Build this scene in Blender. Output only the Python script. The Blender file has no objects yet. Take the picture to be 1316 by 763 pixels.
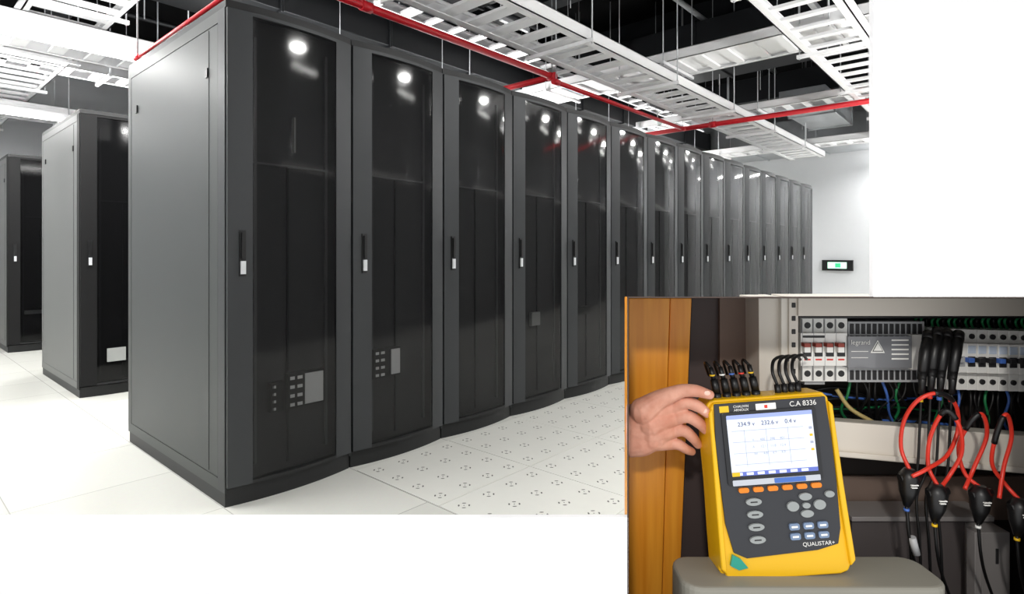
import bpy, bmesh, math, random
from mathutils import Matrix, Vector
random.seed(7)
S=bpy.context.scene
S.view_settings.view_transform='Standard'
# ------------------------------------------------------------ helpers
def lin(c):
    return tuple(((v/255)/12.92 if v/255<=0.04045 else ((v/255+0.055)/1.055)**2.4) for v in c)
MATS={}
def mat(name,rgb,rough=0.5,metal=0.0,emit=0.0,var=0.06,scale=12.0,bump=0.0,alpha=1.0,spec=0.5,coat=0.0):
    if name in MATS: return MATS[name]
    m=bpy.data.materials.new(name); m.use_nodes=True
    nt=m.node_tree; b=nt.nodes['Principled BSDF']
    c=lin(rgb)
    tc=nt.nodes.new('ShaderNodeTexCoord'); nz=nt.nodes.new('ShaderNodeTexNoise')
    nz.inputs['Scale'].default_value=scale; nz.inputs['Detail'].default_value=4
    nt.links.new(tc.outputs['Object'],nz.inputs['Vector'])
    mx=nt.nodes.new('ShaderNodeMix'); mx.data_type='RGBA'
    mx.inputs[6].default_value=(*[v*(1-var) for v in c],1)
    mx.inputs[7].default_value=(*[min(1,v*(1+var)) for v in c],1)
    nt.links.new(nz.outputs['Fac'],mx.inputs[0])
    nt.links.new(mx.outputs[2],b.inputs['Base Color'])
    b.inputs['Roughness'].default_value=rough; b.inputs['Metallic'].default_value=metal
    b.inputs['Specular IOR Level'].default_value=spec
    b.inputs['Coat Weight'].default_value=coat
    b.inputs['Alpha'].default_value=alpha
    if emit>0:
        nt.links.new(mx.outputs[2],b.inputs['Emission Color']); b.inputs['Emission Strength'].default_value=emit
    if bump>0:
        bp=nt.nodes.new('ShaderNodeBump'); bp.inputs['Strength'].default_value=bump; bp.inputs['Distance'].default_value=0.002
        nt.links.new(nz.outputs['Fac'],bp.inputs['Height']); nt.links.new(bp.outputs['Normal'],b.inputs['Normal'])
    MATS[name]=m; return m

class MB:
    def __init__(s): s.v=[];s.f=[];s.m=[];s.mats=[];s.sm=[]
    def mi(s,m):
        if m not in s.mats: s.mats.append(m)
        return s.mats.index(m)
    def add(s,vs,fs,m,smooth=False):
        o=len(s.v); s.v+= [tuple(v) for v in vs]; k=s.mi(m)
        for f in fs: s.f.append([i+o for i in f]); s.m.append(k); s.sm.append(smooth)
    def box(s,x0,x1,y0,y1,z0,z1,m):
        vs=[(x0,y0,z0),(x1,y0,z0),(x1,y1,z0),(x0,y1,z0),(x0,y0,z1),(x1,y0,z1),(x1,y1,z1),(x0,y1,z1)]
        s.add(vs,[(0,3,2,1),(4,5,6,7),(0,1,5,4),(1,2,6,5),(2,3,7,6),(3,0,4,7)],m)
    def hexa(s,vs,m):
        s.add(vs,[(0,3,2,1),(4,5,6,7),(0,1,5,4),(1,2,6,5),(2,3,7,6),(3,0,4,7)],m)
    def prism(s,poly,z0,z1,m,smooth=False):
        n=len(poly)
        o=len(s.v);k=s.mi(m)
        s.v+=[(p[0],p[1],z0) for p in poly]+[(p[0],p[1],z1) for p in poly]
        for i in range(n):
            j=(i+1)%n; s.f.append([o+i,o+j,o+n+j,o+n+i]); s.m.append(k); s.sm.append(smooth)
        s.f.append([o+i for i in range(n)][::-1]); s.m.append(k); s.sm.append(False)
        s.f.append([o+n+i for i in range(n)]); s.m.append(k); s.sm.append(False)
    def tube(s,pts,r,m,n=10,cap=True):
        pts=[Vector(p) for p in pts]; rs=r if isinstance(r,(list,tuple)) else [r]*len(pts)
        o=len(s.v);k=s.mi(m); prev=None
        for i,p in enumerate(pts):
            t=(pts[min(i+1,len(pts)-1)]-pts[max(i-1,0)]).normalized()
            if prev is None:
                a=Vector((0,0,1)) if abs(t.z)<0.9 else Vector((1,0,0)); u=t.cross(a).normalized()
            else:
                u=(prev-t*prev.dot(t)).normalized()
            prev=u; w=t.cross(u)
            for j in range(n):
                a=2*math.pi*j/n; s.v.append(tuple(p+(u*math.cos(a)+w*math.sin(a))*rs[i]))
        for i in range(len(pts)-1):
            for j in range(n):
                j2=(j+1)%n; s.f.append([o+i*n+j,o+i*n+j2,o+(i+1)*n+j2,o+(i+1)*n+j]); s.m.append(k); s.sm.append(True)
        if cap:
            s.f.append([o+j for j in range(n)][::-1]); s.m.append(k); s.sm.append(False)
            e=o+(len(pts)-1)*n; s.f.append([e+j for j in range(n)]); s.m.append(k); s.sm.append(False)
    def ball(s,c,r,m,n=12,sc=(1,1,1)):
        vs=[];fs=[]
        for i in range(n+1):
            th=math.pi*i/n
            for j in range(n):
                ph=2*math.pi*j/n
                vs.append((c[0]+r*sc[0]*math.sin(th)*math.cos(ph),c[1]+r*sc[1]*math.sin(th)*math.sin(ph),c[2]+r*sc[2]*math.cos(th)))
        for i in range(n):
            for j in range(n):
                fs.append((i*n+j,(i+1)*n+j,(i+1)*n+(j+1)%n,i*n+(j+1)%n))
        s.add(vs,fs,m,True)
    def mesh(s,name,recalc=True):
        me=bpy.data.meshes.new(name); me.from_pydata(s.v,[],s.f)
        for m in s.mats: me.materials.append(m)
        me.polygons.foreach_set('material_index',s.m); me.polygons.foreach_set('use_smooth',s.sm)
        me.update()
        bm=bmesh.new(); bm.from_mesh(me)
        bmesh.ops.recalc_face_normals(bm,faces=bm.faces); bm.to_mesh(me); bm.free()
        return me
    def obj(s,name,M=None,bevel=0,parent=None,seg=2):
        o=bpy.data.objects.new(name,s.mesh(name)); S.collection.objects.link(o)
        if parent is not None: o.parent=parent
        elif M is not None: o.matrix_world=M
        if bevel:
            b=o.modifiers.new('bevel','BEVEL'); b.width=bevel; b.segments=seg; b.limit_method='ANGLE'; b.angle_limit=math.radians(40)
        return o
def spline(pts,n=8):
    pts=[Vector(p) for p in pts]; out=[]
    P=[2*pts[0]-pts[1]]+pts+[2*pts[-1]-pts[-2]]
    for i in range(1,len(P)-2):
        for k in range(n):
            t=k/n; a,b,c,d=P[i-1],P[i],P[i+1],P[i+2]
            out.append(0.5*((2*b)+(c-a)*t+(2*a-5*b+4*c-d)*t*t+(3*b-a-3*c+d)*t**3))
    out.append(pts[-1]); return out
def rrect(cx,cy,w,h,r,n=5):
    o=[]
    for (sx,sy,a0) in ((1,1,0),(-1,1,90),(-1,-1,180),(1,-1,270)):
        for k in range(n+1):
            a=math.radians(a0+90*k/n); o.append((cx+sx*(w/2-r)+r*math.cos(a),cy+sy*(h/2-r)+r*math.sin(a)))
    return o
def ell(cx,cy,a,b,n=16,rot=0):
    return [(cx+a*math.cos(t)*math.cos(rot)-b*math.sin(t)*math.sin(rot),cy+a*math.cos(t)*math.sin(rot)+b*math.sin(t)*math.cos(rot)) for t in [2*math.pi*i/n for i in range(n)]]
def text(name,body,size,M,m,parent,align='CENTER'):
    c=bpy.data.curves.new(name,'FONT'); c.body=body; c.size=size; c.align_x=align; c.align_y='CENTER'; c.extrude=0.0001
    c.materials.append(m); o=bpy.data.objects.new(name,c); S.collection.objects.link(o)
    o.parent=parent; o.matrix_local=M; return o

# ------------------------------------------------------------ camera
F=740.0; CAM=Vector((-1.008,-2.497,1.0637))
R=Vector((.6611,-.7503,0)); FW=Vector((.7503,.6611,0))
cd=bpy.data.cameras.new('camera'); cam=bpy.data.objects.new('camera',cd); S.collection.objects.link(cam)
cam.location=CAM; cam.rotation_euler=(math.radians(90),0,-math.atan2(.7503,.6611))
cd.sensor_width=36; cd.lens=36*F/1316; cd.shift_y=-(381.5-325)/1316; cd.clip_start=0.05; cd.clip_end=100
S.camera=cam
# gallery-side frame (x right along display wall, y into it, z up)
N=Matrix(((R.x,FW.x,0,CAM.x),(R.y,FW.y,0,CAM.y),(0,0,1,0),(0,0,0,1)))

# ------------------------------------------------------------ world
w=bpy.data.worlds.new('world'); S.world=w; w.use_nodes=True
w.node_tree.nodes['Background'].inputs[0].default_value=(1,1,1,1); w.node_tree.nodes['Background'].inputs[1].default_value=1.07

# ------------------------------------------------------------ materials
M_wall=mat('white_wall_paint',(250,250,251),.8,var=.002)
M_roomwall=mat('room_wall_paint',(206,208,211),.7,var=.02)
M_ceil=mat('black_ceiling',(8,8,9),.9,var=.3,scale=3,spec=.1)
M_duct=mat('dark_duct',(24,26,29),.45,.3,var=.3,scale=5)
M_silver=mat('galvanised_duct',(175,178,181),.35,.6,var=.2,scale=6)
M_tray=mat('white_powder_coat',(250,250,251),.5,var=.004)
M_rod=mat('hanger_steel',(200,202,205),.35,.2)
M_red=mat('red_sprinkler_paint',(210,30,42),.35)
M_pl=mat('rack_charcoal',(28,29,30),.5,.2)
M_side=mat('rack_side_grey',(60,63,62),.48,.2,var=.05,scale=2)
M_frame=mat('rack_frame_grey',(54,56,58),.45,.3)
M_frameb=mat('rack_frame_black',(12,12,13),.6,.0,spec=.25)
M_sidel=mat('rack_side_light',(104,105,104),.5,.2,var=.05,scale=2)
M_dark=mat('rack_interior',(56,57,58),.7)
M_rail=mat('rack_rail',(84,86,88),.5)
M_glass=mat('smoked_glass',(26,26,27),.07,0,alpha=.64,var=.08,spec=.38)
M_blk=mat('black_plastic',(18,18,19),.4)
M_chr=mat('silver_latch',(225,227,230),.3,.3)
M_eqw=mat('equipment_white',(250,252,252),.5)
M_lamp=mat('lamp_glow',(255,255,252),.5,emit=18,var=0)
M_dwall=mat('dark_wall_panel',(60,61,63),.8,var=.1)

# ------------------------------------------------------------ room shell
CH=4.3
def simple(name,fn,M=None,**k):
    b=MB(); fn(b); return b.obj(name,M,**k)
fm=bpy.data.materials.new('raised_floor_tile'); fm.use_nodes=True; nt=fm.node_tree; B=nt.nodes['Principled BSDF']
tc=nt.nodes.new('ShaderNodeTexCoord'); br=nt.nodes.new('ShaderNodeTexBrick'); br.offset=0; br.squash=1
br.inputs['Scale'].default_value=1; br.inputs['Brick Width'].default_value=.6; br.inputs['Row Height'].default_value=.6
br.inputs['Mortar Size'].default_value=.0022; br.inputs['Mortar Smooth'].default_value=.1
br.inputs['Color1'].default_value=(*lin((226,226,219)),1); br.inputs['Color2'].default_value=(*lin((218,218,211)),1); br.inputs['Mortar'].default_value=(*lin((172,172,166)),1)
nt.links.new(tc.outputs['Object'],br.inputs['Vector'])
nz=nt.nodes.new('ShaderNodeTexNoise'); nz.inputs['Scale'].default_value=60; nz.inputs['Detail'].default_value=6
mx=nt.nodes.new('ShaderNodeMix'); mx.data_type='RGBA'; mx.blend_type='MULTIPLY'; mx.inputs[0].default_value=.06
nt.links.new(tc.outputs['Object'],nz.inputs['Vector']); nt.links.new(br.outputs['Color'],mx.inputs[6]); nt.links.new(nz.outputs['Color'],mx.inputs[7])
nt.links.new(mx.outputs[2],B.inputs['Base Color']); B.inputs['Roughness'].default_value=.13
bL=CAM+FW*.86+R*(-1.9); bR=CAM+FW*.86+R*2.6
poly=[(bL.x,bL.y),(bR.x,bR.y),(11.3,bR.y),(11.3,9.5),(bL.x,9.5)]
b=MB(); b.prism(poly,-.12,0,fm); b.obj('floor')
b=MB(); b.prism(poly,CH,CH+.1,M_ceil); b.obj('ceiling')
simple('wall_end',lambda b:b.box(11.3,11.42,bR.y-.12,9.62,0,CH,M_roomwall))
simple('wall_back',lambda b:b.box(bL.x-.12,11.3,9.5,9.62,0,CH,M_roomwall))
simple('wall_left',lambda b:b.box(bL.x-.12,bL.x,bL.y+.05,9.5,0,CH,M_roomwall))
simple('wall_right',lambda b:b.box(bR.x+.05,11.3,bR.y-.12,bR.y,0,CH,M_dwall))  # unseen wall, made dark so the door glass reflects less white
d0,d1=.85,.86; k=d1/F
def X(px,d=d1): return (px-658)*d/F
def Z(py,d=d1): return CAM.z-(py-325)*d/F
def f(b):
    b.box(X(1117),2.6,d0,d1,Z(381),CH,M_wall)
    b.box(-1.9,X(806),d0,d1,0,Z(661),M_wall)
    b.box(-1.9,X(-70),d0,d1,Z(661),CH,M_wall)
    b.box(X(-70),X(1117),d0,d1,Z(-60),CH,M_wall)
    b.box(X(806),X(1345),d0,d1,0,Z(795)-.004,M_wall)
    b.box(X(1345)+.003,2.6,d0,d1,0,Z(381),M_wall)
simple('wall_front',f,N)

# ------------------------------------------------------------ racks
def bow(x): return -.016-.036*(1-((x-.3)/.3)**2)
def gbow(x): return bow(.1)-.006*(1-((x-.3)/.2)**2)-.002
def arc(x0,x1,off,n,fn=bow):
    return [(x0+(x1-x0)*i/n,fn(x0+(x1-x0)*i/n)+off) for i in range(n+1)]
def arcprism(b,x0,x1,o0,o1,z0,z1,m,n=12,fn=bow,skin=True):
    a=arc(x0,x1,o0,n,fn); c=arc(x0,x1,o1,n,fn)
    if skin:
        b.add([(p[0],p[1],z0) for p in a]+[(p[0],p[1],z1) for p in a],[(i,i+1,n+2+i,n+1+i) for i in range(n)],m,True)
        if m.node_tree.nodes['Principled BSDF'].inputs['Alpha'].default_value<1: return
    b.prism([(p[0],p[1]+.0008) for p in a]+c[::-1],z0,z1,m,False)
def make_rack(name,fr,sd,glass):
    b=MB(); W=.598; D=1.28
    b.box(.004,W-.002,.0,D,.08,2.085,M_dark)
    b.prism(arc(.002,W,-.004,16)+[(W,D),(.002,D)],2.09,2.12,M_pl)
    b.prism(arc(.004,W-.002,.01,16)+[(W-.002,D-.01),(.004,D-.01)],0,.075,M_pl)
    for xx in (0,W-.006):
        b.box(xx,xx+.006,-.014,.055,.06,2.09,fr)
        b.box(xx,xx+.006,D-.05,D,.06,2.09,sd)
        b.box(xx,xx+.006,.055,D-.05,2.04,2.09,sd); b.box(xx,xx+.006,.055,D-.05,.06,.11,sd)
    b.box(.0012,.01,.059,D-.053,.113,2.037,sd)
    b.box(-.0005,.003,.15,.153,.12,2.03,M_pl)
    for (yy,zz) in ((.17,1.85),(1.13,1.85)):
        b.box(-.005,.002,yy-.012,yy+.012,zz-.02,zz+.02,M_blk)
    arcprism(b,.004,.1,-.016,0,.085,2.085,fr,5)
    arcprism(b,.5,W-.008,-.016,0,.085,2.085,fr,5)
    arcprism(b,.1,.5,-.01,-.004,.1,2.07,glass,24,gbow)
    b.prism(arc(.1,.5,-.016,16)+[(.5,-.02),(.1,-.02)],2.07,2.085,fr); b.prism(arc(.1,.5,-.016,16)+[(.5,-.02),(.1,-.02)],.085,.1,M_pl)
    for xx in (.13,.47): b.box(xx-.006,xx+.006,-.012,0,.15,2.0,M_rail)
    b.box(.276,.282,-.01,0,.12,1.45,M_pl)
    b.box(.12,.48,-.014,0,1.452,1.46,M_rail)
    y=bow(.058)-.016
    b.box(.046,.072,y-.006,y+.004,.965,1.16,M_pl)
    b.box(.052,.066,y-.016,y-.004,1.04,1.15,M_blk)
    b.box(.049,.069,y-.014,y-.004,.975,1.03,M_chr)
    return b.mesh(name)
rack_me=make_rack('server_rack',M_frame,M_side,M_glass)
M_glassb=mat('black_glass',(10,10,11),.08,0,alpha=.9,var=.08,spec=.3)
rack_mb=make_rack('server_rack_dark',M_frameb,M_sidel,M_glassb)
def rack(x,y,me):
    o=bpy.data.objects.new('server_rack',me); S.collection.objects.link(o); o.location=(x,y,0); return o
racks=[rack(.6*i,0,rack_me) for i in range(15)]
r2=[rack(.06+.6*i,2.68,rack_mb) for i in range(8)]
r3=[rack(.04+.6*i,5.6,rack_mb) for i in range(8)]
def gear(par,x0,x1,z0,z1,white):
    b=MB()
    b.box(x0,x1,-.028,-.002,z0,z1,M_blk)
    if white: b.box(x0+(x1-x0)*.45,x1-.008,-.032,-.028,z0+.01,z1-.01,M_eqw)
    n=4
    for i in range(n):
        zz=z0+(z1-z0)*(i+.25)/n
        b.box(x0+.01,x0+(x1-x0)*.17,-.031,-.028,zz,zz+(z1-z0)*.09,M_eqw)
        b.box(x0+(x1-x0)*.25,x0+(x1-x0)*.38,-.031,-.028,zz,zz+(z1-z0)*.09,M_eqw)
    b.obj('network_panel',parent=par)
gear(racks[0],.27,.45,.36,.52,True); gear(racks[0],.19,.25,.36,.49,False)
gear(racks[1],.13,.3,.42,.57,False)
b=MB(); b.box(.235,.29,-.034,-.028,.43,.56,M_eqw); b.obj('equipment_faceplate',parent=racks[1])
def plate(par,x0,x1,z0,z1,m):
    b=MB(); b.box(x0,x1,-.026,-.002,z0,z1,m); b.obj('info_plate',parent=par)
M_plate=mat('grey_plate',(150,152,150),.5)
plate(racks[3],.2,.29,.57,.66,M_plate)
b=MB(); b.box(.16,.28,-.066,-.059,.25,.35,M_plate); b.obj('info_plate',parent=r2[0])
plate(r3[0],.14,.3,.4,.44,M_eqw)
plate(racks[0],.30,.308,1.52,1.68,M_plate); plate(racks[4],.1,.3,.6,.66,M_pl)

# ------------------------------------------------------------ perforated floor tiles
M_perf=mat('perforated_tile_white',(228,228,221),.2,var=.02,scale=20); M_hole=mat('vent_hole',(92,92,88),.8)
b=MB(); b.prism([(.002,.002),(.598,.002),(.598,.598),(.002,.598)],.0005,.003,M_perf)
for i in range(4):
    for j in range(4):
        cx=.075+.15*i; cy=.075+.15*j
        for k2 in range(4):
            a=math.pi/4+k2*math.pi/2
            b.prism(ell(cx+.022*math.cos(a),cy+.022*math.sin(a),.009,.0038,10,a+math.pi/2),.003,.0034,M_hole)
        b.prism(ell(cx,cy,.003,.003,8),.003,.0034,M_hole)
o=b.obj('perforated_floor_tiles'); o.location=(.6,-1.27,0)
a1=o.modifiers.new('a','ARRAY'); a1.count=14; a1.use_relative_offset=False; a1.use_constant_offset=True; a1.constant_offset_displace=(.6,0,0)
a2=o.modifiers.new('b','ARRAY'); a2.count=2; a2.use_relative_offset=False; a2.use_constant_offset=True; a2.constant_offset_displace=(0,.6,0)

# ------------------------------------------------------------ overhead cable ladders
def ladder(axis,c0,c1,s0,s1,z,step=.25,rung=.08,hang=True,solid=False,lip=.045):
    b=MB()
    def bx(a0,a1,w0,w1,z0,z1,m):
        w0,w1=min(w0,w1),max(w0,w1)
        if axis=='u': b.box(a0,a1,w0,w1,z0,z1,m)
        else: b.box(w0,w1,a0,a1,z0,z1,m)
    for cc in (c0,c1):
        sgn=1 if cc==c0 else -1
        bx(s0,s1,cc,cc+sgn*.01,z,z+.1,M_tray); bx(s0,s1,cc,cc+sgn*lip,z,z+.006,M_tray); bx(s0,s1,cc,cc+sgn*.03,z+.094,z+.1,M_tray)
    if solid: bx(s0,s1,c0+.01,c1-.01,z+.036,z+.042,M_tray)
    t=s0+.05
    while t<s1-rung:
        bx(t,t+rung,c0+.01,c1-.01,z+.008,z+.03,M_tray); t+=step
    if hang:
        t=s0+.4
        while t<s1:
            bx(t-.015,t+.015,c0-.06,c1+.06,z-.03,z,M_tray)
            for cc in (c0-.04,c1+.04):
                p=(t,cc) if axis=='u' else (cc,t)
                b.tube([(p[0],p[1],z-.04),(p[0],p[1],CH)],.006,M_rod,6)
            t+=1.5
    return b.obj('cable_ladder')
ladder('u',.06,.63,-.6,10.2,2.75,rung=.11,lip=.08)
ladder('u',-1.62,-1.13,2.4,10.2,2.75,rung=.06,lip=.06)
ladder('u',3.0,3.7,-1.0,9.3,2.75,rung=.1)
ladder('u',4.55,4.95,-1.2,9.3,2.9)
ladder('u',6.3,7.0,-1.2,9.3,2.75,solid=True)
ladder('v',4.4,5.0,-3.2,7.5,3.0,solid=True)
ladder('v',-.2,.35,.9,9.0,2.9)
ladder('v',9.6,10.1,-3.2,7.5,2.9,solid=True)
ladder('v',7.2,7.6,-3.2,7.5,3.05)
ladder('u',1.5,1.9,-1,9.3,3.3,step=.3)

# ------------------------------------------------------------ red sprinkler pipes
def pipe(pts,r=.028,name='sprinkler_pipe',m=None,fit=True):
    b=MB(); m=m or M_red
    for a,c in zip(pts[:-1],pts[1:]):
        b.tube([a,c],r,m,14)
        if fit:
            L=(Vector(c)-Vector(a)); n=max(1,int(L.length/1.5))
            for i in range(n+1):
                p=Vector(a)+L*i/n; dd=L.normalized()*.04
                b.tube([p-dd,p+dd],r*1.3,m,14)
                if abs(L.z)<.01: b.tube([p,(p.x,p.y,CH)],.005,M_rod,6)
        b.ball(c,r*1.2,m,8)
    return b.obj(name)
pipe([(-.8,.8,2.72),(3.3,.8,2.72),(3.3,1.9,2.72)])
pipe([(3.3,.75,2.66),(6.0,.75,2.66)],.022)
pipe([(6.1,-3.2,2.68),(6.1,4.0,2.68)],.03)
pipe([(.05,-.1,2.185),(.05,1.3,2.185)],.01)
pipe([(-1.0,6.1,3.35),(5,6.1,3.35)],.03)

# ------------------------------------------------------------ ducts, beams, services in the ceiling void
def flatduct(name,x0,x1,y0,y1,z0,z1,m):
    b=MB(); b.box(x0,x1,y0,y1,z0,z1,m)
    L=x1-x0>y1-y0; t=(x0 if L else y0)+.5
    while t<(x1 if L else y1)-.05:
        if L: b.box(t,t+.03,y0-.02,y1+.02,z0-.02,z1+.02,m)
        else: b.box(x0-.02,x1+.02,t,t+.03,z0-.02,z1+.02,m)
        t+=1.1
    return b.obj(name,bevel=.004,seg=1)
flatduct('air_duct',2.2,3.1,-3.4,9.2,3.5,3.82,M_duct)
flatduct('air_duct',5.6,6.8,-3.4,9.2,3.45,3.82,M_duct)
flatduct('air_duct',8.3,9.3,-3.4,9.2,3.45,3.82,M_duct)
flatduct('air_duct',-1.4,10.2,2.1,2.7,3.08,3.4,M_duct)
flatduct('insulated_duct',10.3,11.2,-3.6,5.0,2.95,3.5,M_silver)
flatduct('insulated_duct',7.75,9.5,-.5,.1,3.1,3.38,M_silver)
for i in range(7):
    simple('ceiling_beam',lambda b:b.box(-1.4+1.9*i,-1.15+1.9*i,-3.6,9.4,4.0,CH,M_duct))
for i in range(6):
    yy=-3+1.7*i; pipe([(-1.4,yy,3.92),(11,yy,3.92)],.03,'service_pipe',M_duct if i%2 else M_rod,False)
b=MB()
for i in range(60):
    x=random.uniform(0,10.8); yv=random.uniform(-3,8); z=random.choice([2.9,3.1,3.3,3.5])
    b.tube([(x,yv,z),(x,yv,CH)],.005,M_rod,5)
    if i%3==0:
        b.box(x,x+random.uniform(.4,1.0),yv-.02,yv+.02,z,z+.04,M_rod)
b.obj('hanger_rods')
# lamps: linear fittings over the aisles; upward lights added to brighten the trays
def lamp(x,y,z,l,along,down,up,hw=.09):
    b=MB()
    e=(l/2,hw) if along=='u' else (hw,l/2)
    b.box(x-e[0],x+e[0],y-e[1],y+e[1],z+.012,z+.05,M_tray)
    if down>0: b.box(x-e[0]+.01,x+e[0]-.01,y-e[1]+.01,y+e[1]-.01,z+.003,z+.012,M_lamp)
    for s in (-.8,.8):
        px=x+s*e[0] if along=='u' else x; py=y if along=='u' else y+s*e[1]
        b.tube([(px,py,z+.05),(px,py,CH)],.004,M_rod,5)
    o=b.obj('linear_lamp' if down>0 else 'added_uplighter')
    for nm,en,zz,rot in (('down_light',down,z,0),('up_light',up,z+.055,math.pi)):
        if en<=0: continue
        ld=bpy.data.lights.new(nm,'AREA'); ld.shape='RECTANGLE'; ld.size=2*e[0]; ld.size_y=2*e[1]; ld.energy=en; ld.color=(1,.995,.98)
        lo=bpy.data.objects.new(nm,ld); S.collection.objects.link(lo); lo.parent=o; lo.location=(x,y,zz); lo.rotation_euler=(rot,0,0)
for x in (2.6,5.2,8.0,10.0): lamp(x,-3.1,1.9,2.0,'u',0,95)  # unseen fittings added to throw light up at the cable ladders
for x in (.6,4.2,8.0): lamp(x,2.0,2.38,3.0,'u',45,42,.1)
for x in (.6,4.2,8.0): lamp(x,4.75,2.4,3.0,'u',45,42,.1)
lamp(-.9,.9,3.0,1.6,'v',55,8); lamp(-.9,4.0,3.0,1.6,'v',48,8); lamp(-.9,7.2,3.0,1.6,'v',45,8); lamp(10.75,-1.4,2.6,1.6,'v',26,24)  # left three are unseen lamps, added to light the rack sides
for x in (1.62,2.82,4.05,5.3,6.5,7.7,8.9,10.1):
    b=MB(); b.prism(ell(0,0,.19,.15,28),.0,.07,M_tray); b.prism(ell(0,0,.175,.135,28),-.006,0,M_lamp)
    b.tube([(0,0,.07),(0,0,CH-2.95)],.006,M_rod,6)
    b.box(.06,.56,-.36,-.25,-.08,-.074,M_lamp); b.box(.05,.57,-.37,-.24,-.074,-.03,M_tray); b.tube([(.3,-.3,-.03),(.3,-.3,CH-2.95)],.005,M_rod,6)
    o=b.obj('pendant_downlight'); o.location=(x,-2.5,2.93)
    ld=bpy.data.lights.new('down_light','AREA'); ld.shape='DISK'; ld.size=.25; ld.energy=30; ld.color=(1,.99,.97)
    lo=bpy.data.objects.new('down_light',ld); S.collection.objects.link(lo); lo.parent=o; lo.location=(0,0,-.01)

# exit sign
M_ex=mat('exit_sign_glow',(190,240,215),.4,emit=.9,var=.05); M_exg=mat('exit_sign_green',(60,190,130),.4,emit=.6)
b=MB(); b.box(11.23,11.3,-.17,.35,.73,.93,M_blk); b.box(11.222,11.23,-.07,.25,.77,.89,M_ex); b.box(11.218,11.222,.03,.12,.79,.87,M_exg)
b.obj('exit_sign',bevel=.004)

# ======================================================================
#                 equipment niche (electrical cabinet display)
# ======================================================================
def q(px,py,d): return ((px-658)*d/F,d,CAM.z-(py-325)*d/F)
def nbox(b,x0,x1,y0,y1,d0,d1,m):
    p=q(x0,y0,d0); r=q(x1,y1,d0); b.box(p[0],r[0],d0,d1,r[2],p[2],m)
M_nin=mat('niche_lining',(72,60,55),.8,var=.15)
wm=bpy.data.materials.new('varnished_wood'); wm.use_nodes=True; nt=wm.node_tree; B=nt.nodes['Principled BSDF']
tc=nt.nodes.new('ShaderNodeTexCoord'); mp=nt.nodes.new('ShaderNodeMapping'); mp.inputs['Scale'].default_value=(40,40,2.2)
nz=nt.nodes.new('ShaderNodeTexNoise'); nz.inputs['Scale'].default_value=1.6; nz.inputs['Detail'].default_value=5
cr=nt.nodes.new('ShaderNodeValToRGB'); cr.color_ramp.elements[0].position=.3; cr.color_ramp.elements[0].color=(*lin((222,138,34)),1)
cr.color_ramp.elements[1].position=.7; cr.color_ramp.elements[1].color=(*lin((244,166,54)),1)
nt.links.new(tc.outputs['Object'],mp.inputs['Vector']); nt.links.new(mp.outputs[0],nz.inputs['Vector']); nt.links.new(nz.outputs['Fac'],cr.inputs[0]); nt.links.new(cr.outputs[0],B.inputs['Base Color']); B.inputs['Roughness'].default_value=.35
M_wood=wm
M_cab=mat('cabinet_cream',(222,216,205),.45,var=.03)
M_cabd=mat('cabinet_brown',(124,106,96),.7,var=.15)  # brownish-grey panel colour
b=MB(); dn=1.22
A=q(806,381,d0); C=q(1345,381,d0); E=q(1345,795,d0); G=q(806,795,d0)
A2=q(807,382,dn); C2=q(1345,382,dn); E2=q(1345,795,dn); G2=q(807,795,dn)
t=.002
def v(p,dx=0,dz=0): return (p[0]+dx,p[1],p[2]+dz)
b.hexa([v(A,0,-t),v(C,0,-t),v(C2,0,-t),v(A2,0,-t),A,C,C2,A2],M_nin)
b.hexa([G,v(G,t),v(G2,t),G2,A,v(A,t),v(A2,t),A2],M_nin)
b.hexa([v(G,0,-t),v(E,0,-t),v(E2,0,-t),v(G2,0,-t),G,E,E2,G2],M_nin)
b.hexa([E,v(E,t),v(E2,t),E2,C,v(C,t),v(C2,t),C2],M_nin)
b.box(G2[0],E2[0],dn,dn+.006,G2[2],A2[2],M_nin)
b.obj('equipment_niche',N)
# added spot behind the camera, only there to brighten the niche
sd=bpy.data.lights.new('spot_beam','SPOT'); sd.energy=105; sd.spot_size=math.radians(26); sd.spot_blend=.6; sd.shadow_soft_size=.08; sd.color=(1,.96,.9)
b=MB(); b.tube([(0,0,.14),(0,0,0)],[.03,.045],M_blk,16); b.tube([(0,0,.13),(0,.0,.2)],.012,M_blk,8)
tr=b.obj('added_niche_spot')
pos=N@Vector((-.35,-1.2,2.1)); tgt=N@Vector((.48,1.0,.72)); dr=(tgt-pos).normalized()
tr.matrix_world=Matrix.Translation(pos)@dr.to_track_quat('-Z','Y').to_matrix().to_4x4()
so=bpy.data.objects.new('spot_beam',sd); S.collection.objects.link(so); so.parent=tr; so.location=(0,0,-.02)
# wooden door post
def slant(b,x0t,x1t,x0b,x1b,y0,y1,da,db,m):
    p=[q(x0b,y1,da),q(x1b,y1,da),q(x1b,y1,da),q(x0b,y1,da),q(x0t,y0,da),q(x1t,y0,da),q(x1t,y0,da),q(x0t,y0,da)]
    for i in (2,3,6,7): p[i]=(p[i][0],db,p[i][2])
    b.hexa(p,m)
b=MB()
slant(b,808,861,808,850,383,794,1.060,1.1,M_wood)
slant(b,861.5,889,850.5,872,383,794,1.070,1.1,M_wood)
slant(b,808,888,808,871,383,794,1.085,1.1,M_wood)
b.obj('wooden_door_frame',N,bevel=.0015)
b=MB()
slant(b,889,925,872,925,383,790,1.13,1.15,mat('dark_jamb',(74,63,62),.6))
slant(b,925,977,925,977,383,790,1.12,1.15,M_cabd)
slant(b,975,1004,978,1004,383,790,1.06,1.15,M_cab)
slant(b,1004,1014,1004,1014,383,790,1.05,1.15,mat('cabinet_cream_light',(232,228,218),.4))
slant(b,1014,1026,1014,1026,383,790,1.045,1.055,M_cab)
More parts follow.
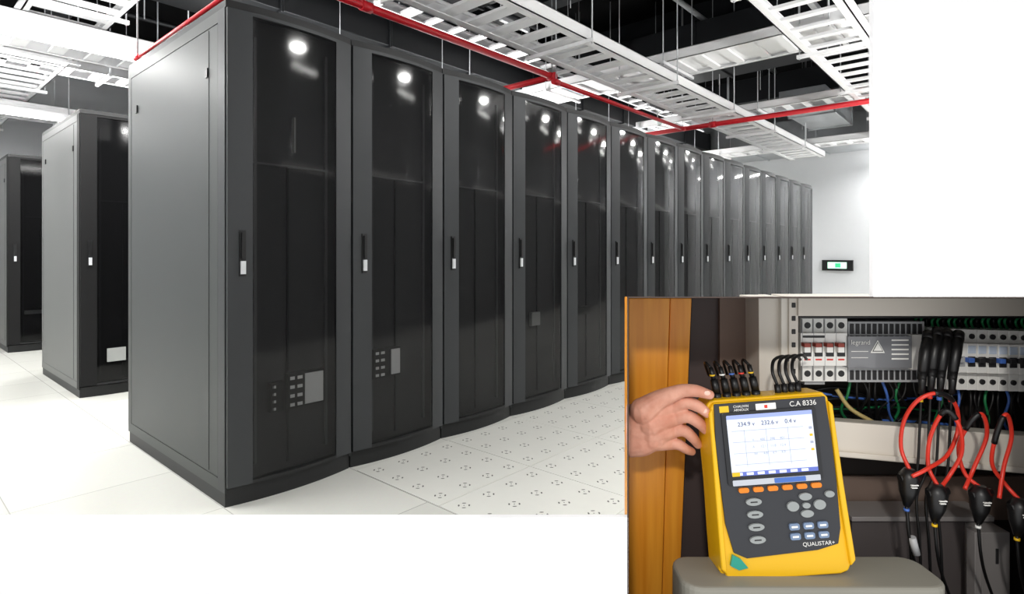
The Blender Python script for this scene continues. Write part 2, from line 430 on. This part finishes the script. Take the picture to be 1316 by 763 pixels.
for i in range(12):
    p=q(1020,392+i*17,1.0445); b.box(p[0]-.0035,p[0]+.0035,1.0435,1.0455,p[2]-.0045,p[2]+.0045,M_blk)
nbox(b,1026,1344,383,406,1.04,1.15,M_cab)
nbox(b,1026,1344,406,409,1.05,1.15,M_blk)
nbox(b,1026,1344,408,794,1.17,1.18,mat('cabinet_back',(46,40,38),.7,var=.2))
b.obj('electrical_cabinet',N,bevel=.0012)
b=MB()
p=[q(1070,580,1.03),q(1344,604,1.03),q(1344,604,1.08),q(1070,580,1.08),q(1070,541,1.03),q(1344,562,1.03),q(1344,556,1.08),q(1070,536,1.08)]
b.hexa(p,M_cab)
p=[q(1070,586,1.022),q(1344,611,1.022),q(1344,611,1.05),q(1070,586,1.05),q(1070,579,1.022),q(1344,603,1.022),q(1344,603,1.05),q(1070,579,1.05)]
b.hexa(p,M_cab)
b.obj('cable_trunking',N,bevel=.002)
M_mw=mat('module_white',(240,240,236),.4,var=.01); M_mg=mat('module_grey',(175,177,179),.4); M_mdk=mat('module_slot',(40,40,42),.5)
M_blue=mat('blue_plastic',(70,110,190),.4); M_bl2=mat('label_blue_grey',(200,213,230),.4); M_redp=mat('red_plastic',(220,56,40),.35); M_grn=mat('green_wire',(30,120,70),.4)
M_yel=mat('yellow_ring',(235,190,30),.4); M_cab_b=mat('black_cable',(14,14,15),.45); M_rdk=mat('dark_red_toggle',(150,60,45),.4)
b=MB()
nbox(b,1030,1344,446,456,1.112,1.12,M_mg)
b.obj('din_rail',N)
b=MB()
nbox(b,1029,1089,409,428,1.07,1.11,M_mw); nbox(b,1029,1089,428,470,1.055,1.11,M_mw); nbox(b,1029,1089,470,490,1.07,1.11,M_mw)
for i in range(4):
    x=1031+i*14.5
    nbox(b,x,x+.7,410,489,1.0545,1.06,M_mg)
    nbox(b,x+2,x+12,440,458,1.053,1.06,M_mdk)
    nbox(b,x+3,x+11,441,446,1.042,1.055,M_rdk)
    nbox(b,x+3,x+11,446,453,1.045,1.055,M_mw)
    for yy in (418,480):
        p=q(x+7,yy,1.069); b.tube([(p[0],1.069,p[2]),(p[0],1.072,p[2])],.006,M_mdk,12)
    nbox(b,x+3,x+11,461,463,1.054,1.06,M_redp)
nbox(b,1032,1060,431,434,1.054,1.06,M_mdk); nbox(b,1034,1060,490,494,1.08,1.1,M_mg)
b.obj('circuit_breaker',N,bevel=.0008)
b=MB()
nbox(b,1090,1188,413,433,1.07,1.11,M_mg); nbox(b,1090,1188,472,491,1.07,1.11,M_mg)
nbox(b,1090,1172,432,473,1.05,1.11,mat('translucent_cover',(126,128,132),.15,coat=.5)); nbox(b,1172,1188,430,475,1.06,1.11,M_mw)
for i in range(13):
    x=1093+i*7.3; nbox(b,x,x+4.6,416,429,1.068,1.075,M_mdk); nbox(b,x,x+4.6,476,488,1.068,1.075,M_mdk)
for i in range(5): nbox(b,1146,1168,436+i*6,438+i*6,1.0492,1.0502,M_mw)
for yy in (447,455): nbox(b,1094,1116,yy+4,yy+5,1.0492,1.0502,M_mw)
pd=b.obj('distribution_block',N,bevel=.0008)
def ntext(nm,body,px,py,d,size,m,par):
    p=q(px,py,d); return text(nm,body,size,Matrix.Translation(p)@Matrix.Rotation(math.radians(90),4,'X'),m,par)
ntext('label','legrand',1106,440,1.049,.012,M_mw,pd)
b=MB(); p=q(1128,446,1.049)
for (m,s,dd) in ((M_mw,.013,0),(M_mdk,.010,-.0005),(M_mw,.008,-.001)):
    vs=[(p[0]-s,p[1]+dd,p[2]-s*.8),(p[0]+s,p[1]+dd,p[2]-s*.8),(p[0],p[1]+dd,p[2]+s)]
    b.add(vs+[(a,c+.0004,e) for a,c,e in vs],[(0,1,2),(3,5,4),(0,3,4,1),(1,4,5,2),(2,5,3,0)],m)
b.obj('warning_triangle',parent=pd)
for g,(xs,n) in enumerate(((1203,3),(1243,8))):
    for i in range(n):
        b=MB(); x=xs+i*13.4; sk=(x-1203)*.03
        nbox(b,x,x+13,422+sk,440+sk,1.07,1.11,M_mw); nbox(b,x,x+13,440+sk,478+sk,1.053,1.11,M_mw); nbox(b,x,x+13,478+sk,500+sk,1.07,1.11,M_mw)
        nbox(b,x+2,x+11,457+sk,470+sk,1.051,1.06,M_mdk if g else M_mg); nbox(b,x+3,x+10,459+sk,465+sk,1.042,1.055,M_blue if (g and i%3==0) else (M_mdk if g else M_mg))
        if g: nbox(b,x+1.5,x+11.5,443+sk,453+sk,1.052,1.056,M_bl2)
        for yy in (431,489):
            p=q(x+6.5,yy+sk,1.068); b.tube([(p[0],1.067,p[2]),(p[0],1.072,p[2])],.005,M_mdk,12)
        b.obj('miniature_breaker',N,bevel=.0008)
def wires(name,specs,r=.003):
    b=MB()
    for (m,pts,*rr) in specs: b.tube(spline([q(*p) for p in pts],8),rr[0] if rr else r,m,8)
    return b.obj(name,N)
sp=[]
cols=[M_grn,M_blue,M_cab_b,M_cab_b,M_cab_b,M_cab_b,M_cab_b,M_cab_b]
for i in range(22):
    x=1180+i*7.2; sp.append(((M_grn,M_grn,M_cab_b)[i%3],[(x,424,1.1),(x-4,412,1.09),(x+6+random.uniform(-4,4),402,1.1)],.0022))
for i in range(18):
    x=1208+i*7.6; sp.append((cols[(i*3)%8],[(x,497,1.1),(x+random.uniform(-6,6),515,1.09),(x+random.uniform(-10,10),540,1.1),(x+random.uniform(-10,10),560,1.12)],.0024))
for i in range(12):
    x=1093+i*8; sp.append((cols[(i*5)%8],[(x,488,1.1),(x+random.uniform(-8,8),508,1.1),(x+random.uniform(-25,25),530,1.12),(x+random.uniform(-30,30),560,1.14)],.0026))
for i in range(10):
    y=500+i*5; sp.append((cols[(i*3+1)%8],[(1030,y,1.14),(1080,y+random.uniform(-12,12),1.13),(1150,y+random.uniform(-10,14),1.14),(1230,y+6,1.15)],.0028))
sp.append((mat('cable_tan',(190,170,110),.5),[(1075,500,1.11),(1092,524,1.1),(1118,540,1.09),(1140,552,1.1)],.004))
wires('cabinet_wiring',sp)
b=MB(); M_st=mat('steel_enclosure',(165,161,160),.4,.3,var=.1)
nbox(b,1095,1278,668,794,1.09,1.15,mat('dark_steel',(98,92,92),.45,.2)); nbox(b,1262,1298,684,794,1.05,1.14,M_st); nbox(b,1253,1262,684,794,1.03,1.05,M_st); nbox(b,1280,1284,705,725,1.049,1.051,M_mdk)
nbox(b,1095,1278,664,670,1.08,1.15,M_st)
b.obj('steel_enclosure_box',N,bevel=.001)
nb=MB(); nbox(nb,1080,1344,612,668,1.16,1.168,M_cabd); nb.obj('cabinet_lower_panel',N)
# grey case on which the instrument stands
M_gry=mat('grey_plastic_shelf',(138,136,126),.5,bump=.1)
b=MB()
zt=CAM.z-(739-325)*.90/F
x0=(872-658)*.9/F; x1=(1205-658)*.9/F
b.prism(rrect((x0+x1)/2,.912,x1-x0,.095,.03,6),zt-.075,zt,M_gry)
b.obj('grey_case',N,bevel=.006,seg=3)

# ---------------- power analyser
U=.912/F
tilt=math.radians(4.2); lean=math.radians(5)
ex=Vector((math.cos(tilt),0,math.sin(tilt))); ey0=Vector((-math.sin(tilt),0,math.cos(tilt)))
ey=ey0*math.cos(lean)+Vector((0,1,0))*math.sin(lean); ez=ex.cross(ey)
c=Vector(q(1000,625,.909))
L=Matrix(((ex.x,ey.x,ez.x,c.x),(ex.y,ey.y,ez.y,c.y),(ex.z,ey.z,ez.z,c.z),(0,0,0,1)))
DM=N@L@Matrix.Scale(U,4)
M_y=mat('yellow_rubber',(236,184,8),.38,var=.03,coat=.15); M_df=mat('analyser_face',(46,48,53),.45); M_dk2=mat('analyser_bezel',(30,32,36),.35)
M_scr=mat('lcd_screen',(214,222,238),.2,emit=.22,var=.03,scale=.02); M_or=mat('orange_key',(230,130,26),.4); M_key=mat('grey_key',(150,155,155),.4); M_k2=mat('blue_grey_key',(115,135,165),.4)
b=MB()
body=[(-79,106),(-74,113),(74,113),(80,106),(82,60),(82,0),(85,-60),(87,-100),(80,-112),(70,-115),(-68,-115),(-78,-112),(-84,-100),(-83,-60),(-81,0),(-81,60)]
b.prism(body,-48,-6,M_y)
inn=[(x*.965,y*.975) for x,y in body]; b.prism(inn,-6,0,M_y)
b.prism([(75,104),(80,98),(82,0),(86,-95),(79,-102),(76,-40),(75,0)],-30,5,M_y)
b.prism([(-75,104),(-80,98),(-82,0),(-84,-95),(-77,-102),(-76,-40),(-75,0)],-30,5,M_y)
an=b.obj('power_quality_analyser',DM,bevel=4.5,seg=3)
b=MB()
face=[(-72,109),(72,109),(74,60),(74,0),(72,-55),(67,-74),(40,-80),(-50,-84),(-66,-76),(-73,-40),(-75,60)]
b.prism(face,0,3,M_df)
b.prism(rrect(-4,52,122,92,4),3,5,M_dk2)
b.obj('front_panel',parent=an,bevel=.8)
b=MB()
b.prism(rrect(-4,56,110,76,1.5),5,5.6,M_scr)
b.prism(rrect(-4,91.5,110,5,.5),5.6,5.9,mat('lcd_blue',(150,165,225),.2,emit=.2))
b.prism(rrect(-4,20.5,110,5,.5),5.6,5.9,mat('lcd_blue2',(95,110,190),.2,emit=.2))
for xx in (-50,-36,-22,-8,6,20,34): b.prism(rrect(xx,20.5,9,3.4,.4),5.9,6.1,M_scr)
b.prism(rrect(-54,20.5,10,5,.4),6.1,6.3,M_yel)
M_ln=mat('lcd_line',(165,172,192),.3,emit=.1); M_tx=mat('lcd_text',(60,66,110),.3)
for yy in (74,60,46,32): b.prism(rrect(-8,yy,92,.5,.2),5.6,5.8,M_ln)
for xx in (-38,-10,18): b.prism(rrect(xx,52,.5,46,.2),5.6,5.8,M_ln)
for yy in (72,63,54,45): b.prism(rrect(47,yy,4,3,.5),5.6,5.9,M_yel if yy%2 else M_ln)
sc=b.obj('lcd_screen',parent=an)
text('screen_text','234.9 v    232.6 v    0.4 v',7.5,Matrix.Translation((-8,82,5.9)),M_tx,an)
text('screen_row_text','V      400     398     401\n\nA      12.1    11.8    12.4\n\nW      4.8     4.7     4.9',4.4,Matrix.Translation((-8,53,5.9)),M_ln,an)
b=MB()
for i in range(6): b.prism(rrect(-46+i*18.5,0,13,6,2.5),3,6,M_or)
for i in range(4): b.prism(ell(-35,-15-i*15.5,10,4.5,20),3,6,M_key)
for (xx,yy,a,h) in ((31,-13,8,4.5),(31,-34,8,4.5),(14,-24,7.5,6),(48,-24,7.5,6),(31,-24,5,3.5),(62,-12,6,4)): b.prism(ell(xx,yy,a,h,20),3,6,M_key)
for i in range(3):
    for j in range(2):
        b.prism(rrect(13+i*18,-49-j*12,13,8,2.5),3,5.5,M_k2); b.prism(rrect(13+i*18,-49-j*12,8,2.4,.5),5.5,5.8,M_mw)
for i in range(4): b.prism(rrect(-35,-15-i*15.5,9,1.6,.4),6,6.2,M_mdk)
b.obj('keypad',parent=an,bevel=.5)
b=MB()
b.prism([(-68,-78),(-58,-84),(-50,-95),(-62,-97),(-72,-91)],0,4,mat('teal_sticker',(30,150,130),.3))
b.prism(rrect(-3,9.5,112,7,1),4.4,5.4,mat('label_strip',(190,195,205),.4))
b.prism(rrect(14,9.5,40,6,1),5.4,5.8,M_blue); b.prism(rrect(-60,102,12,8,.5),3,3.6,M_yel)
b.prism(rrect(-6,102,26,8,.5),3,3.6,M_mw); b.prism(rrect(-6,102,4,4,.5),3.6,3.9,M_redp)
b.obj('labels',parent=an)
text('model_text','C.A 8336',9,Matrix.Translation((42,102.5,3.6)),M_mw,an)
text('maker_text','CHAUVIN\nARNOUX',4.5,Matrix.Translation((-38,102,3.6)),M_mw,an)
text('series_text','QUALISTAR+',7,Matrix.Translation((42,-72,3.4)),M_mw,an)
rings=[M_yel,M_mw,M_blue,M_redp,M_yel]
b=MB()
for i in range(5):
    x=-58+i*13; zc=-24
    b.tube([(x,108,zc),(x,118,zc)],5.6,M_blk,14); b.tube([(x,118,zc),(x-2,136,zc-1)],5.0,M_blk,14)
    b.tube([(x-2,136,zc-1),(x-4,152,zc-3)],3.2,M_blk,12); b.tube([(x-3,141,zc-2),(x-3,143,zc-2)],3.7,rings[i],12)
    b.tube(spline([(x-4,152,zc-3),(x-7,158,zc-12),(x-2,152,zc-30),(x+8,135,zc-50)],6),2,M_cab_b,8)
for i in range(4):
    x=24+i*9
    b.tube([(x,108,-24),(x,124,-25)],4,M_blk,12)
    b.tube(spline([(x,124,-25),(x-3,140,-28),(x+6,154,-40),(x+28,156,-60),(x+48,146,-90)],8),2.2,M_cab_b,8)
b.obj('test_lead_plugs',parent=an)

# ---------------- probe clips at upper right of cabinet
b=MB()
for i,(x,yt) in enumerate(((1192,428),(1204,424),(1216,426),(1231,428))):
    b.tube([q(x,yt+8,1.02),q(x-3,yt+25,1.01),q(x-8,yt+60,1.0)],[.0085,.0095,.007],M_blk,10)
    b.tube([q(x-6,yt+50,1.0),q(x-8,yt+78,1.0)],[.007,.005],M_blk,10)
    b.tube(spline([q(x-8,yt+78,1.0),q(x-10,yt+120,1.0),q(x-14,yt+180,1.0),q(x-26,640,1.0),q(x-22,700,1.0),q(x-18,790,1.0)],8),.0022,M_cab_b,8)
    b.tube([q(x+1,yt,1.03),q(x,yt+9,1.02)],.009,M_blk,12)
    b.tube([q(x-9,yt+84,1.0),q(x-9,yt+88,1.0)],.004,[M_yel,M_redp,M_blue,M_redp][i],10)
b.obj('voltage_probe_clips',N)
# ---------------- flexible current sensors (red loops)
loops=[
 ((1170,606),[(1170,606),(1158,575),(1162,540),(1180,514),(1207,505),(1228,520),(1231,552),(1217,585),(1190,603),(1172,612)],0),
 ((1206,626),[(1206,626),(1193,598),(1196,560),(1214,528),(1232,545),(1236,580),(1222,608),(1206,630)],1),
 ((1262,628),[(1262,628),(1240,608),(1232,575),(1245,545),(1262,532),(1268,560),(1252,600),(1240,628)],2),
 ((1312,644),[(1312,644),(1292,622),(1275,596),(1280,560),(1293,532),(1300,560),(1290,600),(1284,640)],3)]
for (cx,cy),pts,i in loops:
    b=MB(); d=.965-.01*(i%2)
    P=[q(x,y,d+.02*math.sin(k3*1.3)) for k3,(x,y) in enumerate(pts)]
    sp_=spline(P,8); b.tube(sp_,.0032,M_redp,10)
    n=len(sp_); b.tube(sp_[n//2-6:n//2+3],.0042,M_cab_b,10)
    b.tube([q(cx-1,cy-4,d),q(cx-2,cy+6,d),q(cx-3,cy+26,d),q(cx-5,cy+44,d)],[.008,.0165,.0135,.005],M_blk,8)
    b.tube([q(cx-14,cy+8,d),q(cx+12,cy+4,d)],.0065,M_blk,10)
    b.tube([q(cx-5,cy+47,d),q(cx-5,cy+50,d)],.0045,[M_blue,M_yel,M_mw,M_yel][i],10)
    ntx=q(cx-3,cy+14,d); b.box(ntx[0]-.006,ntx[0]+.006,d-.0172,d-.014,ntx[2]+.001,ntx[2]+.0025,M_mw); b.box(ntx[0]-.005,ntx[0]+.004,d-.0172,d-.014,ntx[2]-.003,ntx[2]-.0015,M_mw)
    b.tube(spline([q(cx-5,cy+44,d),q(cx-2,cy+80,d),q(cx+4,cy+110,d+.01),q(cx+18,cy+150,d+.02),q(cx+20,792,d+.02)],8),.0024,M_cab_b,8)
    if i==0: b.tube([q(cx+2,690,d),q(cx+8,712,d)],.006,M_mg,10)
    b.obj('flexible_current_sensor',N)

# ---------------- hand
sm=bpy.data.materials.new('skin'); sm.use_nodes=True; nt=sm.node_tree; B=nt.nodes['Principled BSDF']
tc=nt.nodes.new('ShaderNodeTexCoord'); nz=nt.nodes.new('ShaderNodeTexNoise'); nz.inputs['Scale'].default_value=38; nz.inputs['Detail'].default_value=8
cr=nt.nodes.new('ShaderNodeValToRGB'); cr.color_ramp.elements[0].position=.3; cr.color_ramp.elements[0].color=(*lin((198,134,110)),1); cr.color_ramp.elements[1].position=.7; cr.color_ramp.elements[1].color=(*lin((224,168,146)),1)
nt.links.new(tc.outputs['Object'],nz.inputs['Vector']); nt.links.new(nz.outputs['Fac'],cr.inputs[0]); nt.links.new(cr.outputs[0],B.inputs['Base Color'])
B.inputs['Roughness'].default_value=.55; B.inputs['Subsurface Weight'].default_value=.12; B.inputs['Subsurface Radius'].default_value=(.008,.003,.002)
n2=nt.nodes.new('ShaderNodeTexNoise'); n2.inputs['Scale'].default_value=260; nt.links.new(tc.outputs['Object'],n2.inputs['Vector'])
bp=nt.nodes.new('ShaderNodeBump'); bp.inputs['Strength'].default_value=.3; bp.inputs['Distance'].default_value=.0008; nt.links.new(n2.outputs['Fac'],bp.inputs['Height']); nt.links.new(bp.outputs[0],B.inputs['Normal'])
M_skin=sm
b=MB()
def limb(pts,rs,start_ball=True):
    P=[Vector(q(*p)) for p in pts]
    sp2=spline(P,5); n=len(P)-1; r2=[]
    for i in range(len(sp2)):
        tt=i/5; k4=min(int(tt),n-1); fr=tt-k4; r2.append((rs[k4]*(1-fr)+rs[k4+1]*fr)/1000)
    b.tube(sp2,r2,M_skin,16)
    if start_ball: b.ball(sp2[0],r2[0],M_skin,10)
    b.ball(sp2[-1],r2[-1],M_skin,10)
dh=.955
for dy in (-14,0,14):
    limb([(808,553+dy,dh+.02),(826,552+dy,dh+.012),(844,547+dy*.9,dh+.004)],[26,25,20],False)
limb([(832,532,dh+.004),(850,524,dh),(864,522,dh-.002)],[22,17,12.5])
limb([(836,546,dh+.0),(852,540,dh-.003),(868,537,dh-.004)],[22,17,12.5])
limb([(836,556,dh+.004),(852,554,dh),(866,553,dh+.002)],[22,17,12])
limb([(836,564,dh+.004),(850,567,dh+.006),(862,569,dh+.008)],[20,15.5,11.5])
# thumb, index, middle, ring, little
limb([(826,528,dh-.004),(846,514,dh-.01),(864,506,dh-.018)],[22,16,12.5])
limb([(862,507,dh-.018),(876,502,dh-.024),(894,502,dh-.034),(912,507,dh-.038)],[12.5,10.8,10,7.5])
limb([(864,523,dh-.002),(881,517,dh-.016),(897,522,dh-.028),(909,531,dh-.030)],[12.5,10.5,9.5,7.5])
limb([(868,537,dh-.004),(884,535,dh-.016),(898,543,dh-.018),(906,552,dh-.012)],[12,10.5,9.5,7.5])
limb([(865,553,dh+.002),(879,553,dh-.006),(890,562,dh-.002),(897,571,dh+.012)],[11.5,10,8.8,7.2])
limb([(861,569,dh+.008),(872,571,dh+.002),(882,577,dh+.006),(889,580,dh+.018)],[11,9.2,8,6.8])
hand=b.obj('human_hand',N)
rm=hand.modifiers.new('remesh','REMESH'); rm.mode='VOXEL'; rm.voxel_size=.0014; rm.use_smooth_shade=True
s_=hand.modifiers.new('smooth','SMOOTH'); s_.iterations=4; s_.factor=.5
b=MB(); M_nail=mat('fingernail',(238,196,178),.3)
for (px,py,d,sx,sz) in ((909,505,dh-.0445,.0055,.004),(906,528,dh-.0365,.0045,.004)):
    b.ball(q(px,py,d),1,M_nail,10,(sx,.0015,sz))
b.obj('fingernails',parent=hand)
